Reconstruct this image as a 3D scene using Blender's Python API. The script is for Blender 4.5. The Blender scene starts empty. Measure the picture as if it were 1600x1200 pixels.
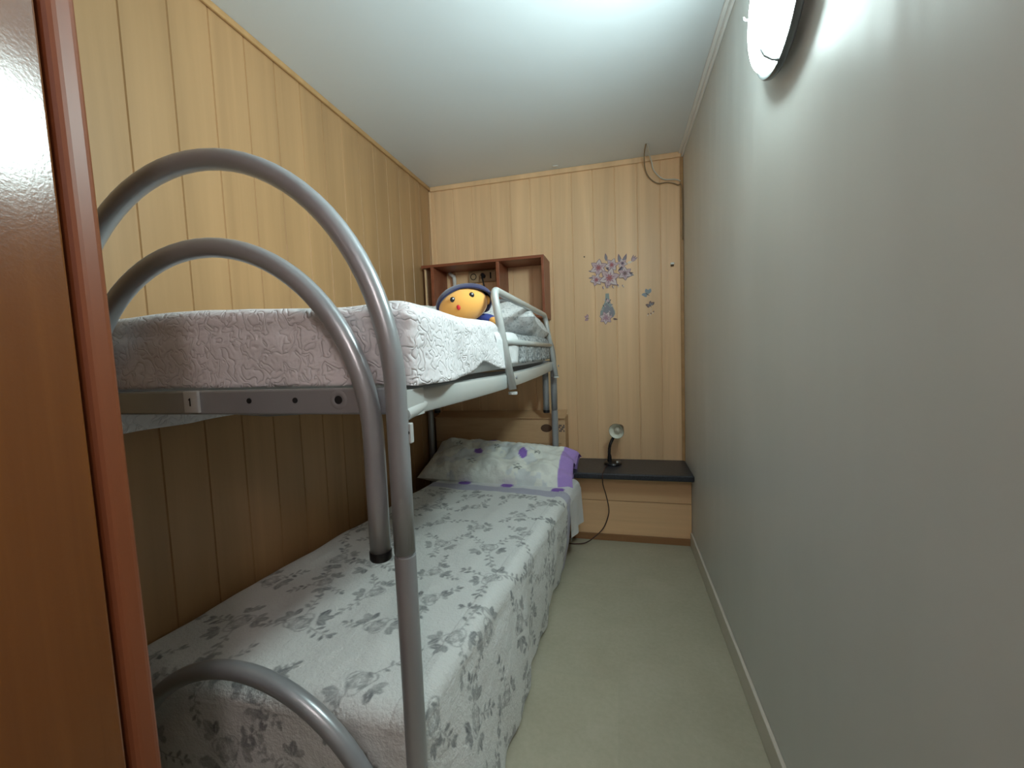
import bpy, math, random
from math import sin, cos, pi, sqrt, atan2, hypot, exp
from mathutils import Vector, Matrix, noise

random.seed(7)
SC = bpy.context.scene
K = 1.08          # measuring units -> metres
FZ = 0.105        # floor level in measuring units


def U(p):
    return Vector((p[0] * K, p[1] * K, (p[2] - FZ) * K))


# ------------------------------------------------------------------ camera
cam_d = bpy.data.cameras.new('camera')
cam = bpy.data.objects.new('camera', cam_d)
SC.collection.objects.link(cam)
cam_d.sensor_width = 36
cam_d.lens = 36 * 661.8 / 1600
cam_d.clip_start = 0.02
RT = (0.96927504, 0.24312524, -0.03736315)
DN = (-0.01836423, -0.07994745, -0.9966299)
FW = (-0.24529298, 0.96669464, -0.07302626)
rot = Matrix(((RT[0], -DN[0], -FW[0]), (RT[1], -DN[1], -FW[1]), (RT[2], -DN[2], -FW[2])))
cam.matrix_world = Matrix.Translation(U((0, 0, 1.19409))) @ rot.to_4x4()
SC.camera = cam

# ------------------------------------------------------------------ world, exposure
w = bpy.data.worlds.new('world')
SC.world = w
w.use_nodes = True
w.node_tree.nodes['Background'].inputs[0].default_value = (0.02, 0.02, 0.022, 1)
w.node_tree.nodes['Background'].inputs[1].default_value = 1.0
SC.view_settings.view_transform = 'Standard'
SC.view_settings.look = 'None'
SC.view_settings.gamma = 1
SC.view_settings.use_curve_mapping = False
SC.view_settings.exposure = 0.34
SC.cycles.diffuse_bounces = 6
SC.cycles.max_bounces = 14
SCONCE_POWER = 74.0       # emission strength of the wall lamp's glass
SCONCE_COL = (0.80, 1.0, 0.99, 1)
HALL_POWER = 46.0         # emission strength of the globe behind the camera
HALL_COL = (1.0, 0.86, 0.84, 1)


# ------------------------------------------------------------------ helpers
def smooth(o, angle=None):
    me = o.data
    me.polygons.foreach_set('use_smooth', [True] * len(me.polygons))
    if angle is not None:
        me.set_sharp_from_angle(angle=math.radians(angle))
    return o


class MB:
    """collects verts/faces in measuring units; build() links one mesh object"""

    def __init__(s):
        s.v = []
        s.f = []
        s.mi = []
        s.attr = None

    def add(s, v, f, mi=0):
        n = len(s.v)
        s.v += [tuple(p) for p in v]
        s.f += [tuple(i + n for i in q) for q in f]
        s.mi += [mi] * len(f)
        return s

    def box(s, x0, x1, y0, y1, z0, z1, mi=0):
        v = [(x, y, z) for z in (z0, z1) for y in (y0, y1) for x in (x0, x1)]
        f = [(0, 2, 3, 1), (4, 5, 7, 6), (0, 1, 5, 4), (2, 6, 7, 3), (0, 4, 6, 2), (1, 3, 7, 5)]
        return s.add(v, f, mi)

    def tube(s, pts, r, n=16, caps=True, closed=False, mi=0):
        P = [Vector(p) for p in pts]
        m = len(P)
        T = []
        for i in range(m):
            a = P[(i - 1) % m] if (closed or i > 0) else P[i]
            b = P[(i + 1) % m] if (closed or i < m - 1) else P[i]
            T.append((b - a).normalized())
        up = Vector((0, 0, 1)) if abs(T[0].z) < 0.9 else Vector((1, 0, 0))
        nrm = T[0].cross(up).normalized()
        v = []
        for i in range(m):
            nrm = (nrm - T[i] * nrm.dot(T[i])).normalized()
            b = T[i].cross(nrm)
            rr = r[i] if isinstance(r, (list, tuple)) else r
            for k in range(n):
                a = 2 * pi * k / n
                v.append(P[i] + nrm * (cos(a) * rr) + b * (sin(a) * rr))
        f = []
        for i in range(m if closed else m - 1):
            for k in range(n):
                j = (i + 1) % m
                f.append((i * n + k, i * n + (k + 1) % n, j * n + (k + 1) % n, j * n + k))
        if caps and not closed:
            f.append(tuple(reversed(range(n))))
            f.append(tuple(range((m - 1) * n, m * n)))
        return s.add(v, f, mi)

    def lathe(s, prof, base, axis=(0, 0, 1), n=40, mi=0):
        """prof: list of (radius, height along axis)"""
        A = Vector(axis).normalized()
        X = A.cross(Vector((0, 0, 1)) if abs(A.z) < .9 else Vector((1, 0, 0))).normalized()
        Y = A.cross(X)
        B = Vector(base)
        v = []
        for r, h in prof:
            for k in range(n):
                a = 2 * pi * k / n
                v.append(B + A * h + X * (r * cos(a)) + Y * (r * sin(a)))
        f = []
        for i in range(len(prof) - 1):
            for k in range(n):
                f.append((i * n + k, i * n + (k + 1) % n, (i + 1) * n + (k + 1) % n, (i + 1) * n + k))
        return s.add(v, f, mi)

    def ball(s, c, r, nu=28, nv=18, M=None, fn=None, mi=0):
        v = []
        M = M or Matrix.Identity(3)
        for j in range(nv + 1):
            t = pi * j / nv
            for i in range(nu):
                a = 2 * pi * i / nu
                q = Vector((sin(t) * cos(a), sin(t) * sin(a), cos(t)))
                k = fn(q) if fn else 1.0
                q = Vector((q.x * r[0] * k, q.y * r[1] * k, q.z * r[2] * k))
                v.append(Vector(c) + M @ q)
        f = []
        for j in range(nv):
            for i in range(nu):
                a, b = j * nu + i, j * nu + (i + 1) % nu
                f.append((a, a + nu, b + nu, b))
        return s.add(v, f, mi)

    def build(s, name, mats, parent=None, sm=None, bevel=0, seg=2, loc=None, attr=None):
        me = bpy.data.meshes.new(name)
        base = parent.get('_o') if parent is not None else None
        off = Vector(base) if base is not None else (U(loc) if loc is not None else Vector((0, 0, 0)))
        me.from_pydata([U(p) - off for p in s.v], [], s.f)
        if not isinstance(mats, (list, tuple)):
            mats = [mats]
        for m in mats:
            me.materials.append(m)
        if len(mats) > 1:
            me.polygons.foreach_set('material_index', s.mi)
        me.update()
        o = bpy.data.objects.new(name, me)
        SC.collection.objects.link(o)
        if parent is not None:
            o.parent = parent
        else:
            o.location = off
        if attr:
            for an, vals in attr.items():
                at = me.color_attributes.new(an, 'FLOAT_COLOR', 'POINT')
                at.data.foreach_set('color', [c for q in vals for c in q])
        if sm is not None:
            smooth(o, None if sm is True else sm)
        if bevel:
            b = o.modifiers.new('bevel', 'BEVEL')
            b.width = bevel
            b.segments = seg
            b.limit_method = 'ANGLE'
        return o


def thing(name, label, cat, loc, group=None):
    o = bpy.data.objects.new(name, None)
    SC.collection.objects.link(o)
    o.empty_display_size = 0.05
    o.location = U(loc)
    o['_o'] = tuple(U(loc))
    o['label'] = label
    o['category'] = cat
    if group:
        o['group'] = group
    return o


def part(mb, name, mats, root, **kw):
    """part in measuring units under an unrotated thing (or under a part of it)"""
    base = root
    while base.get('_o') is None:
        base = base.parent
    o = mb.build(name, mats, base, **kw)
    if base is not root:
        o.parent = root       # parts carry no transform of their own
    return o


def tag(o, label, cat, group=None):
    o['label'] = label
    o['category'] = cat
    if group:
        o['group'] = group
    return o


def struct(o, label=None):
    o['kind'] = 'structure'
    if label:
        o['label'] = label
        o['category'] = 'structure'
    return o


# ------------------------------------------------------------------ materials
def mat(name, col=(.8, .8, .8), rough=.5, metal=0, spec=.5, emit=None, es=0):
    m = bpy.data.materials.new(name)
    m.use_nodes = True
    b = m.node_tree.nodes['Principled BSDF']
    b.inputs['Base Color'].default_value = (*col, 1)
    b.inputs['Roughness'].default_value = rough
    b.inputs['Metallic'].default_value = metal
    b.inputs['Specular IOR Level'].default_value = spec
    if emit:
        b.inputs['Emission Color'].default_value = emit
        b.inputs['Emission Strength'].default_value = es
    return m


class NT:
    def __init__(s, m):
        s.t = m.node_tree
        s.b = s.t.nodes['Principled BSDF']

    def n(s, typ, **kw):
        q = s.t.nodes.new(typ)
        for k, v in kw.items():
            if k in q.inputs:
                q.inputs[k].default_value = v
            else:
                setattr(q, k, v)
        return q

    def l(s, a, b):
        s.t.links.new(a, b)

    def coord(s, scale=(1, 1, 1), rot=(0, 0, 0)):
        g = s.n('ShaderNodeNewGeometry')
        mp = s.n('ShaderNodeMapping')
        mp.inputs['Scale'].default_value = scale
        mp.inputs['Rotation'].default_value = rot
        s.l(g.outputs['Position'], mp.inputs['Vector'])
        return mp.outputs['Vector']

    def noise(s, vec, scale, detail=4, rough=.5, dist=0):
        q = s.n('ShaderNodeTexNoise')
        q.inputs['Scale'].default_value = scale
        q.inputs['Detail'].default_value = detail
        q.inputs['Roughness'].default_value = rough
        q.inputs['Distortion'].default_value = dist
        s.l(vec, q.inputs['Vector'])
        return q.outputs['Fac']

    def ramp(s, fac, stops):
        r = s.n('ShaderNodeValToRGB')
        e = r.color_ramp.elements
        while len(e) < len(stops):
            e.new(0.5)
        for i, (p, c) in enumerate(stops):
            e[i].position = p
            e[i].color = (*c, 1) if len(c) == 3 else c
        s.l(fac, r.inputs['Fac'])
        return r.outputs['Color']

    def math(s, op, a, b=None, c=None):
        q = s.n('ShaderNodeMath', operation=op)
        for i, x in enumerate((a, b, c)):
            if x is None:
                continue
            if isinstance(x, (int, float)):
                q.inputs[i].default_value = x
            else:
                s.l(x, q.inputs[i])
        return q.outputs[0]

    def mix(s, fac, a, b, mode='MIX'):
        q = s.n('ShaderNodeMix', data_type='RGBA', blend_type=mode)
        for sock, x in ((q.inputs[0], fac), (q.inputs[6], a), (q.inputs[7], b)):
            if isinstance(x, (int, float)):
                sock.default_value = x
            elif isinstance(x, tuple):
                sock.default_value = (*x, 1) if len(x) == 3 else x
            else:
                s.l(x, sock)
        return q.outputs[2]

    def bump(s, h, strength=.3, dist=.01):
        q = s.n('ShaderNodeBump')
        q.inputs['Strength'].default_value = strength
        q.inputs['Distance'].default_value = dist
        s.l(h, q.inputs['Height'])
        s.l(q.outputs['Normal'], s.b.inputs['Normal'])
        return q


def wood_mat(name, c1, c2, rough=.45, axis='z', board=None, pitch=.127 * K, off=0.0, spec=.4, vary=.12, grain=1.0):
    """veneered boards: fine grain along `axis`; tone steps from board to board along `board`"""
    m = mat(name, c1, rough, spec=spec)
    t = NT(m)
    s = {'x': (2, 60, 60), 'y': (60, 2, 60), 'z': (45, 45, 1.4)}[axis]
    v = t.coord(s)
    n1 = t.noise(v, 1.0, 6, .6, .4)
    c = t.ramp(n1, [(.3, c1), (.7, c2)])
    s2 = {'x': (.6, 9, 9), 'y': (9, .6, 9), 'z': (9, 9, .5)}[axis]
    n2 = t.noise(t.coord(s2), 1.0, 3, .5, .8)
    c = t.mix(.5 * grain, c, t.ramp(n2, [(.3, tuple(x * .8 for x in c1)), (.7, tuple(min(1, x * 1.12) for x in c2))]))
    if board is not None:
        g = t.n('ShaderNodeNewGeometry')
        sp = t.n('ShaderNodeSeparateXYZ')
        t.l(g.outputs['Position'], sp.inputs[0])
        q = t.math('FLOOR', t.math('DIVIDE', t.math('SUBTRACT', sp.outputs[board], off), pitch))
        wn = t.n('ShaderNodeTexWhiteNoise', noise_dimensions='1D')
        t.l(q, wn.inputs['W'])
        k = t.math('MULTIPLY_ADD', wn.outputs['Value'], vary, 1 - vary / 2)
        cb = t.n('ShaderNodeCombineColor')
        for i in range(3):
            t.l(k, cb.inputs[i])
        c = t.mix(1.0, c, cb.outputs[0], 'MULTIPLY')
    t.l(c, t.b.inputs['Base Color'])
    t.bump(n1, .06, .002)
    return m


WOOD_A, WOOD_B = (0.78, 0.515, 0.29), (0.84, 0.575, 0.335)
M = {}
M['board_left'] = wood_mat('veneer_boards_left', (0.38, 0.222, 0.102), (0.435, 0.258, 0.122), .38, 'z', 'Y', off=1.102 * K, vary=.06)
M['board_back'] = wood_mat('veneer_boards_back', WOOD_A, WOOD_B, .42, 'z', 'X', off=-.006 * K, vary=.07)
M['board_low'] = wood_mat('veneer_boards_low', (0.72, 0.455, 0.25), (0.78, 0.51, 0.285), .42, 'x', 'Z', pitch=.17 * K, vary=.05)
M['trim_wood'] = wood_mat('trim_wood', (0.42, 0.24, 0.10), (0.48, 0.29, 0.13), .4, 'x')
M['base_wood'] = wood_mat('base_wood', (0.27, 0.13, 0.055), (0.34, 0.18, 0.08), .45, 'x')
M['shelf_wood'] = wood_mat('shelf_wood', (0.22, 0.066, 0.032), (0.28, 0.09, 0.042), .38, 'x')
M['wardrobe'] = wood_mat('wardrobe_wood', (0.135, 0.043, 0.011), (0.165, 0.056, 0.014), .19, 'z', spec=.5, grain=.6)
M['wardrobe_trim'] = wood_mat('wardrobe_trim', (0.165, 0.046, 0.017), (0.205, 0.060, 0.023), .40, 'z', spec=.35)

t = NT(M['wardrobe'])
t.bump(t.noise(t.coord(), 230, 2, .5), .10, .0012)
m = M['ceiling'] = mat('ceiling_paint', (.70, .76, .80), .32, spec=.45)
t = NT(m)
v = t.coord()
t.bump(t.noise(v, 3.2, 3), .25, .02)

m = M['wall'] = mat('greige_wall_paint', (.60, .57, .53), .45, spec=.45)
t = NT(m)
n1 = t.noise(t.coord((1, 2.2, .8)), 1.8, 2, .45)
n2 = t.noise(t.coord(), 160, 3, .6)
n3 = t.noise(t.coord((1, 5, .8)), 1.5, 2, .5)
h = t.math('ADD', t.math('MULTIPLY', n1, 1.0), t.math('MULTIPLY', n2, .012))
h = t.math('ADD', h, t.math('MULTIPLY', n3, .6))
t.bump(h, .22, .03)
t.l(t.ramp(n1, [(.3, (.60, .605, .575)), (.7, (.64, .64, .61))]), t.b.inputs['Base Color'])

M['plain_wall'] = mat('plain_wall_paint', (.62, .58, .54), .6)
M['white_trim'] = mat('white_trim_paint', (.80, .81, .80), .4)
M['cream_base'] = mat('cream_baseboard', (.60, .56, .48), .35)

m = M['floor'] = mat('olive_vinyl', (.33, .32, .23), .38, spec=.4)
t = NT(m)
n1 = t.noise(t.coord(), 5.5, 5, .6, .6)
n2 = t.noise(t.coord(), 60, 4, .6)
c = t.ramp(n1, [(.3, (.385, .365, .27)), (.55, (.42, .40, .30)), (.75, (.455, .43, .335))])
c = t.mix(.18, c, t.ramp(n2, [(.35, (.36, .34, .25)), (.65, (.53, .50, .39))]))
g = t.n('ShaderNodeNewGeometry')
sp = t.n('ShaderNodeSeparateXYZ')
t.l(g.outputs['Position'], sp.inputs[0])


def seam(sock, pos, wd):
    a = t.math('ABSOLUTE', t.math('SUBTRACT', sock, pos))
    return t.math('LESS_THAN', a, wd)


sx = t.math('ABSOLUTE', t.math('SUBTRACT', t.math('MODULO', t.math('ADD', sp.outputs['X'], 10 * .62 + .022 * K), .62), 0.0))
sy = t.math('ABSOLUTE', t.math('SUBTRACT', t.math('MODULO', t.math('ADD', sp.outputs['Y'], 10 * .62 - 1.35 * K), .62), 0.0))
sm_ = t.math('MAXIMUM', t.math('LESS_THAN', sx, .003), t.math('LESS_THAN', sy, .003))
c = t.mix(t.math('MULTIPLY', sm_, .10), c, (.48, .47, .38))
# each sheet has its own faint tone
fx = t.math('FLOOR', t.math('DIVIDE', t.math('ADD', sp.outputs['X'], 10 * .62 + .022 * K), .62))
fy = t.math('FLOOR', t.math('DIVIDE', t.math('ADD', sp.outputs['Y'], 10 * .62 - 1.35 * K), .62))
wn = t.n('ShaderNodeTexWhiteNoise', noise_dimensions='2D')
cb = t.n('ShaderNodeCombineXYZ')
t.l(fx, cb.inputs[0])
t.l(fy, cb.inputs[1])
t.l(cb.outputs[0], wn.inputs['Vector'])
k = t.math('MULTIPLY_ADD', wn.outputs['Value'], .08, .96)
cc = t.n('ShaderNodeCombineColor')
for i in range(3):
    t.l(k, cc.inputs[i])
c = t.mix(1.0, c, cc.outputs[0], 'MULTIPLY')
t.l(c, t.b.inputs['Base Color'])
t.bump(n2, .05, .002)

m = M['metal'] = mat('grey_painted_steel', (.33, .345, .36), .30, metal=.35, spec=.6)
t = NT(m)
t.l(t.ramp(t.noise(t.coord(), 6, 4), [(.3, (.31, .325, .34)), (.7, (.36, .37, .385))]), t.b.inputs['Base Color'])
m = M['metal_light'] = mat('light_painted_steel', (.52, .54, .53), .32, metal=.15, spec=.6)
M['black_plastic'] = mat('black_plastic', (.012, .012, .014), .4)
M['black_hole'] = mat('hole_dark', (.006, .006, .006), .9)
M['white_plastic'] = mat('white_plastic', (.72, .72, .68), .35)
M['bench'] = mat('black_stone', (.020, .022, .027), .36, spec=.5)
t = NT(M['bench'])
t.l(t.ramp(t.noise(t.coord(), 90, 3, .7), [(.4, (.016, .019, .026)), (.7, (.042, .048, .062))]), t.b.inputs['Base Color'])

# cardboard
m = M['cardboard'] = mat('cardboard', (.42, .255, .125), .75, spec=.2)
t = NT(m)
t.l(t.ramp(t.noise(t.coord((1, 1, 8)), 5, 5, .6), [(.3, (.52, .335, .185)), (.7, (.60, .395, .225))]), t.b.inputs['Base Color'])
t.bump(t.noise(t.coord(), 7, 3), .3, .01)


def quilt_mat(name, col, scale=40.0, depth=.0040, strength=.75, density=13.0):
    """meandering stitched channels"""
    m = mat(name, col, .75, spec=.25)
    b = m.node_tree.nodes['Principled BSDF']
    b.inputs['Sheen Weight'].default_value = .25
    t = NT(m)
    n = t.noise(t.coord(), scale, 1.2, .4, .6)
    s = t.math('ABSOLUTE', t.math('SINE', t.math('MULTIPLY', n, density)))
    s = t.math('POWER', s, .38)
    f = t.noise(t.coord(), 260, 2, .5)
    fold = t.noise(t.coord((1, 1, .6)), 5, 2, .5)
    h = t.math('ADD', s, t.math('MULTIPLY', f, .10))
    h = t.math('ADD', h, t.math('MULTIPLY', fold, 1.2))
    t.bump(h, strength, depth)
    return m


M['quilt'] = quilt_mat('white_quilt', (.74, .72, .74))
M['sheet'] = mat('white_sheet', (.72, .73, .74), .8)
t = NT(M['sheet'])
t.bump(t.noise(t.coord(), 14, 4, .6), .5, .02)
m = M['grey_pattern'] = mat('grey_speckled_cloth', (.4, .42, .43), .8)
t = NT(m)
n = t.noise(t.coord((1, 1, .6)), 95, 3, .7, .5)
t.l(t.ramp(n, [(.42, (.10, .115, .125)), (.50, (.34, .36, .37)), (.60, (.58, .60, .61))]), t.b.inputs['Base Color'])
t.bump(t.noise(t.coord(), 16, 3), .5, .02)
m = M['pale_pattern'] = mat('pale_speckled_cloth', (.6, .62, .63), .8)
t = NT(m)
n = t.noise(t.coord((1, 1, .7)), 80, 3, .7, .5)
t.l(t.ramp(n, [(.36, (.42, .45, .47)), (.47, (.72, .74, .75)), (.7, (.82, .83, .84))]), t.b.inputs['Base Color'])
t.bump(t.noise(t.coord(), 12, 3), .5, .02)
M['base_cloth'] = mat('blue_grey_bed_base', (.15, .18, .21), .85)


def attr_mat(name, rough=.8, bump=None, sheen=.15):
    m = mat(name, (.7, .7, .7), rough, spec=.25)
    t = NT(m)
    a = t.n('ShaderNodeVertexColor', layer_name='print')
    t.l(a.outputs['Color'], t.b.inputs['Base Color'])
    t.b.inputs['Sheen Weight'].default_value = sheen
    if bump:
        h = None
        for sc, am in bump:
            n = t.math('MULTIPLY', t.noise(t.coord(), sc, 3, .6), am)
            h = n if h is None else t.math('ADD', h, n)
        t.bump(h, .6, .01)
    return m


M['coverlet'] = attr_mat('floral_coverlet', .85, [(30, .8), (120, .35), (300, .12)])
M['pillow_print'] = attr_mat('dotted_pillowcase', .85, [(11, 1.6), (26, .9), (200, .06)])

# ------------------------------------------------------------------ the room
XL, XR, YB, YF, ZC = -1.185, .372, 2.65, -1.60, 2.29
TH = .06


def grooved(axis, a0, a1, off, pitch, depth=.0035, gw=.0035):
    """list of (coordinate, recess) along a boarded wall"""
    pr = [(a0, 0)]
    k = math.ceil((a0 - off) / pitch)
    while off + k * pitch < a1 - gw:
        c = off + k * pitch
        if c - gw > a0:
            pr += [(c - gw, 0), (c - gw * .3, depth), (c + gw * .3, depth), (c + gw, 0)]
        k += 1
    pr.append((a1, 0))
    return pr


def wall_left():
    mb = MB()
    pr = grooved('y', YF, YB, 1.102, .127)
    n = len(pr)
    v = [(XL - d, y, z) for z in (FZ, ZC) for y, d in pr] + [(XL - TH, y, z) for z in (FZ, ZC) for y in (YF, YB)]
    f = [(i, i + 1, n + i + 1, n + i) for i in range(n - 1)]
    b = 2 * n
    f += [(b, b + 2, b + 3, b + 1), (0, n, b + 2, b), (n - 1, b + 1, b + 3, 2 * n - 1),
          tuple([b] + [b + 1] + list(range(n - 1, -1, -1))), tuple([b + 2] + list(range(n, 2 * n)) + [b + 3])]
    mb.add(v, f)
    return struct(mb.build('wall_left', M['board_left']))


def wall_back():
    mb = MB()
    x0, x1 = XL - TH, XR + TH
    pr = grooved('x', x0, x1, -.006, .127)
    n = len(pr)
    v = [(x, YB + d, z) for z in (FZ, ZC) for x, d in pr] + [(x, YB + TH, z) for z in (FZ, ZC) for x in (x0, x1)]
    f = [(i + 1, i, n + i, n + i + 1) for i in range(n - 1)]
    b = 2 * n
    f += [(b, b + 1, b + 3, b + 2), (0, b, b + 2, n), (n - 1, 2 * n - 1, b + 3, b + 1),
          tuple([b + 1, b] + list(range(0, n))), tuple([b + 2, b + 3] + list(range(2 * n - 1, n - 1, -1)))]
    mb.add(v, f)
    return struct(mb.build('wall_back', M['board_back']))


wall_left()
wall_back()
struct(MB().box(XR, XR + TH, YF, YB, FZ, ZC).build('wall_right', M['wall']))
struct(MB().box(XL - TH, XR + TH, YF - TH, YF, FZ, ZC).build('wall_front', M['plain_wall']))
struct(MB().box(XL - TH, XR + TH, YF - TH, YB + TH, FZ - .08, FZ).build('floor', M['floor']))
struct(MB().box(XL - TH, XR + TH, YF - TH, YB + TH, ZC, ZC + .08).build('ceiling', M['ceiling']))
struct(MB().box(XR - .011, XR - .0002, YF, 2.40, FZ, FZ + .078).build('baseboard_right', M['cream_base'], bevel=.003))
# ceiling mouldings
struct(MB().box(XL, XL + .012, YF, YB, ZC - .022, ZC).build('trim_1', M['trim_wood'], bevel=.004))
struct(MB().box(XL + .012, XR - .012, YB - .014, YB, ZC - .030, ZC).build('trim_2', M['board_back'], bevel=.005))
mb = MB()
mb.box(XR - .010, XR, YF, YB, ZC - .030, ZC)
mb.box(XR - .024, XR - .010, YF, YB, ZC - .012, ZC)
struct(mb.build('trim_3', M['white_trim'], bevel=.003))
struct(MB().box(XR - .018, XR, YB - .012, YB, .515, ZC - .030).build('trim_4', M['trim_wood'], bevel=.003))
struct(MB().box(XL, XL + .014, YB - .014, YB, FZ, ZC - .030).build('trim_5', M['board_back'], bevel=.004))

# ------------------------------------------------------------------ wall lamp (the room's light)
LC = Vector((XR, 1.08, 1.935))
LR = .147
t_ = thing('wall_lamp', 'round white glass wall lamp, lit, high on the grey wall', 'wall lamp', (XR, LC.y, LC.z))
part(MB().lathe([(0, 0), (LR * .55, 0), (LR * .55, .014), (LR - .004, .018), (LR - .004, .0225), (0, .0225)], (XR, LC.y, LC.z), (-1, 0, 0), 48), 'mounting_plate', M['white_plastic'], t_, sm=30)
M['lamp_rim'] = mat('brushed_rim', (.13, .14, .14), .35, metal=.5)
rim = [(LR - .016, .018), (LR, .018), (LR + .004, .022), (LR + .004, .030), (LR + .001, .034), (LR - .006, .035), (LR - .013, .032)]
part(MB().lathe(rim + [rim[0]], (XR, LC.y, LC.z), (-1, 0, 0), 72), 'rim', M['lamp_rim'], t_, sm=40)
M['lamp_glass'] = mat('lit_glass', (.9, .95, .93), .2, emit=SCONCE_COL, es=SCONCE_POWER)
prof = [(LR - .010, .024)]
for i in range(14):
    a = i / 13 * pi / 2
    prof.append(((LR - .010) * cos(a) ** .42 if i < 13 else 0.0005, .033 + .029 * sin(a) ** .9))
part(MB().lathe(prof, (XR, LC.y, LC.z), (-1, 0, 0), 72), 'glass_bowl', M['lamp_glass'], t_, sm=True)
for a in (-1.75, .35, 2.45):
    y, z = cos(a), sin(a)
    pts = [(XR - .030, LC.y + y * (LR + .003), LC.z + z * (LR + .003)), (XR - .046, LC.y + y * (LR - .002), LC.z + z * (LR - .002)),
           (XR - .060, LC.y + y * (LR - .014), LC.z + z * (LR - .014)), (XR - .066, LC.y + y * (LR - .030), LC.z + z * (LR - .030))]
    part(MB().tube(pts, .0028, 8), 'clip', M['lamp_rim'], t_, sm=True)

# globe lamp of the doorway end, behind the camera
HL = Vector((.22, -.62, 2.02))
t_ = thing('ceiling_lamp', 'warm white globe lamp on the ceiling at the doorway end', 'ceiling lamp', (HL.x, HL.y, ZC))
part(MB().lathe([(0, 0), (.045, 0), (.045, -.02), (.012, -.028), (.012, -.10), (0, -.10)], (HL.x, HL.y, ZC), (0, 0, 1), 32), 'ceiling_rose', M['white_plastic'], t_, sm=30)
M['hall_glass'] = mat('warm_glass', (.9, .9, .9), .3, emit=HALL_COL, es=HALL_POWER)
part(MB().ball(HL, (.075, .075, .095)), 'glass_globe', M['hall_glass'], t_, sm=True)

# ------------------------------------------------------------------ bench with stone top
t_ = thing('built_in_bench', 'low boarded bench with black stone top under the flower stickers', 'bench', (.02, 2.5, FZ))
part(MB().box(-.335, XR - .002, 2.315, YB - .002, .487, .520), 'stone_top', M['bench'], t_, bevel=.008, seg=3)
mb = MB()
for z0, z1 in ((.142, .335), (.338, .487)):
    mb.box(-.33, XR - .002, 2.41, YB - .004, z0, z1)
part(mb, 'front_panel', M['board_low'], t_, bevel=.002)
part(MB().box(-.33, XR - .002, 2.402, YB - .004, FZ, .142), 'plinth', M['base_wood'], t_, bevel=.002)

# ------------------------------------------------------------------ cardboard box behind the bed head
t_ = thing('cardboard_box', 'long brown cardboard box standing on end behind the bunk head', 'box', (-.73, 2.57, FZ))
mb = MB()
mb.box(-1.15, -.342, 2.495, 2.640, FZ, .515)
mb.box(-1.15, -.315, 2.495, 2.640, .5205, .80)
part(mb, 'carton', M['cardboard'], t_, bevel=.004)
mb = MB()
v = [(-1.15, 2.488, .797), (-.318, 2.486, .790), (-.318, 2.490, .786), (-1.15, 2.494, .793),
     (-1.152, 2.640, .812), (-.322, 2.645, .822), (-.30, 2.60, .800)]
mb.add([(-1.15, 2.485, .798), (-.315, 2.483, .794), (-.318, 2.638, .824), (-1.15, 2.640, .818),
        (-1.15, 2.485, .801), (-.315, 2.483, .797), (-.318, 2.638, .827), (-1.15, 2.640, .821)],
       [(3, 2, 1, 0), (4, 5, 6, 7), (0, 1, 5, 4), (1, 2, 6, 5), (2, 3, 7, 6), (3, 0, 4, 7)])
part(mb, 'lid_flap', M['cardboard'], t_)
M['tape'] = mat('brown_tape', (.30, .19, .09), .3)
M['stamp'] = mat('grey_ink', (.13, .10, .09), .8)
mb = MB()


def oval(cx, y, cz, rx, rz, n=20, ny=-1):
    v = [(cx + rx * cos(2 * pi * i / n), y, cz + rz * sin(2 * pi * i / n)) for i in range(n)]
    v2 = [(p[0], p[1] + .0012, p[2]) for p in v]
    f = [tuple(reversed(range(n))) if ny < 0 else tuple(range(n))]
    f += [(i, (i + 1) % n, n + (i + 1) % n, n + i) for i in range(n)]
    return v + v2, f


part(MB().add(*oval(-.430, 2.4935, .735, .034, .024)), 'hand_hole', mat('hole_shade', (.09, .045, .025), .9), t_)
mb = MB()
for i in range(5):
    for j in range(4):
        if (i * 7 + j * 5) % 3:
            mb.box(-.362 + i * .0085, -.3545 + i * .0085, 2.4932, 2.4950, .714 + j * .011, .7235 + j * .011)
part(mb, 'printed_mark', M['stamp'], t_)
part(MB().box(-1.148, -.342, 2.4935, 2.4950, .640, .643), 'crease', M['tape'], t_)

# ------------------------------------------------------------------ bunk bed frame
BXR, BXL, BYN, BYF = -.370, -1.160, .65, 2.45
R = .0185
CX = (BXR + BXL) / 2
bunk = thing('bunk_bed', 'grey tubular steel bunk bed with double arched ends and guard rail', 'bunk bed', (CX, (BYN + BYF) / 2, FZ))
ZJ = .852     # joint between leg and arch


def arch(a, b, z0, zb, y, n=40):
    """points: right leg up, half ellipse, left leg down"""
    pts = [(CX + a, y, zb), (CX + a, y, (zb + z0) / 2)]
    for i in range(n + 1):
        t = pi * i / n
        pts.append((CX + a * cos(t), y, z0 + b * sin(t)))
    pts += [(CX - a, y, (zb + z0) / 2), (CX - a, y, zb)]
    return pts


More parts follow.
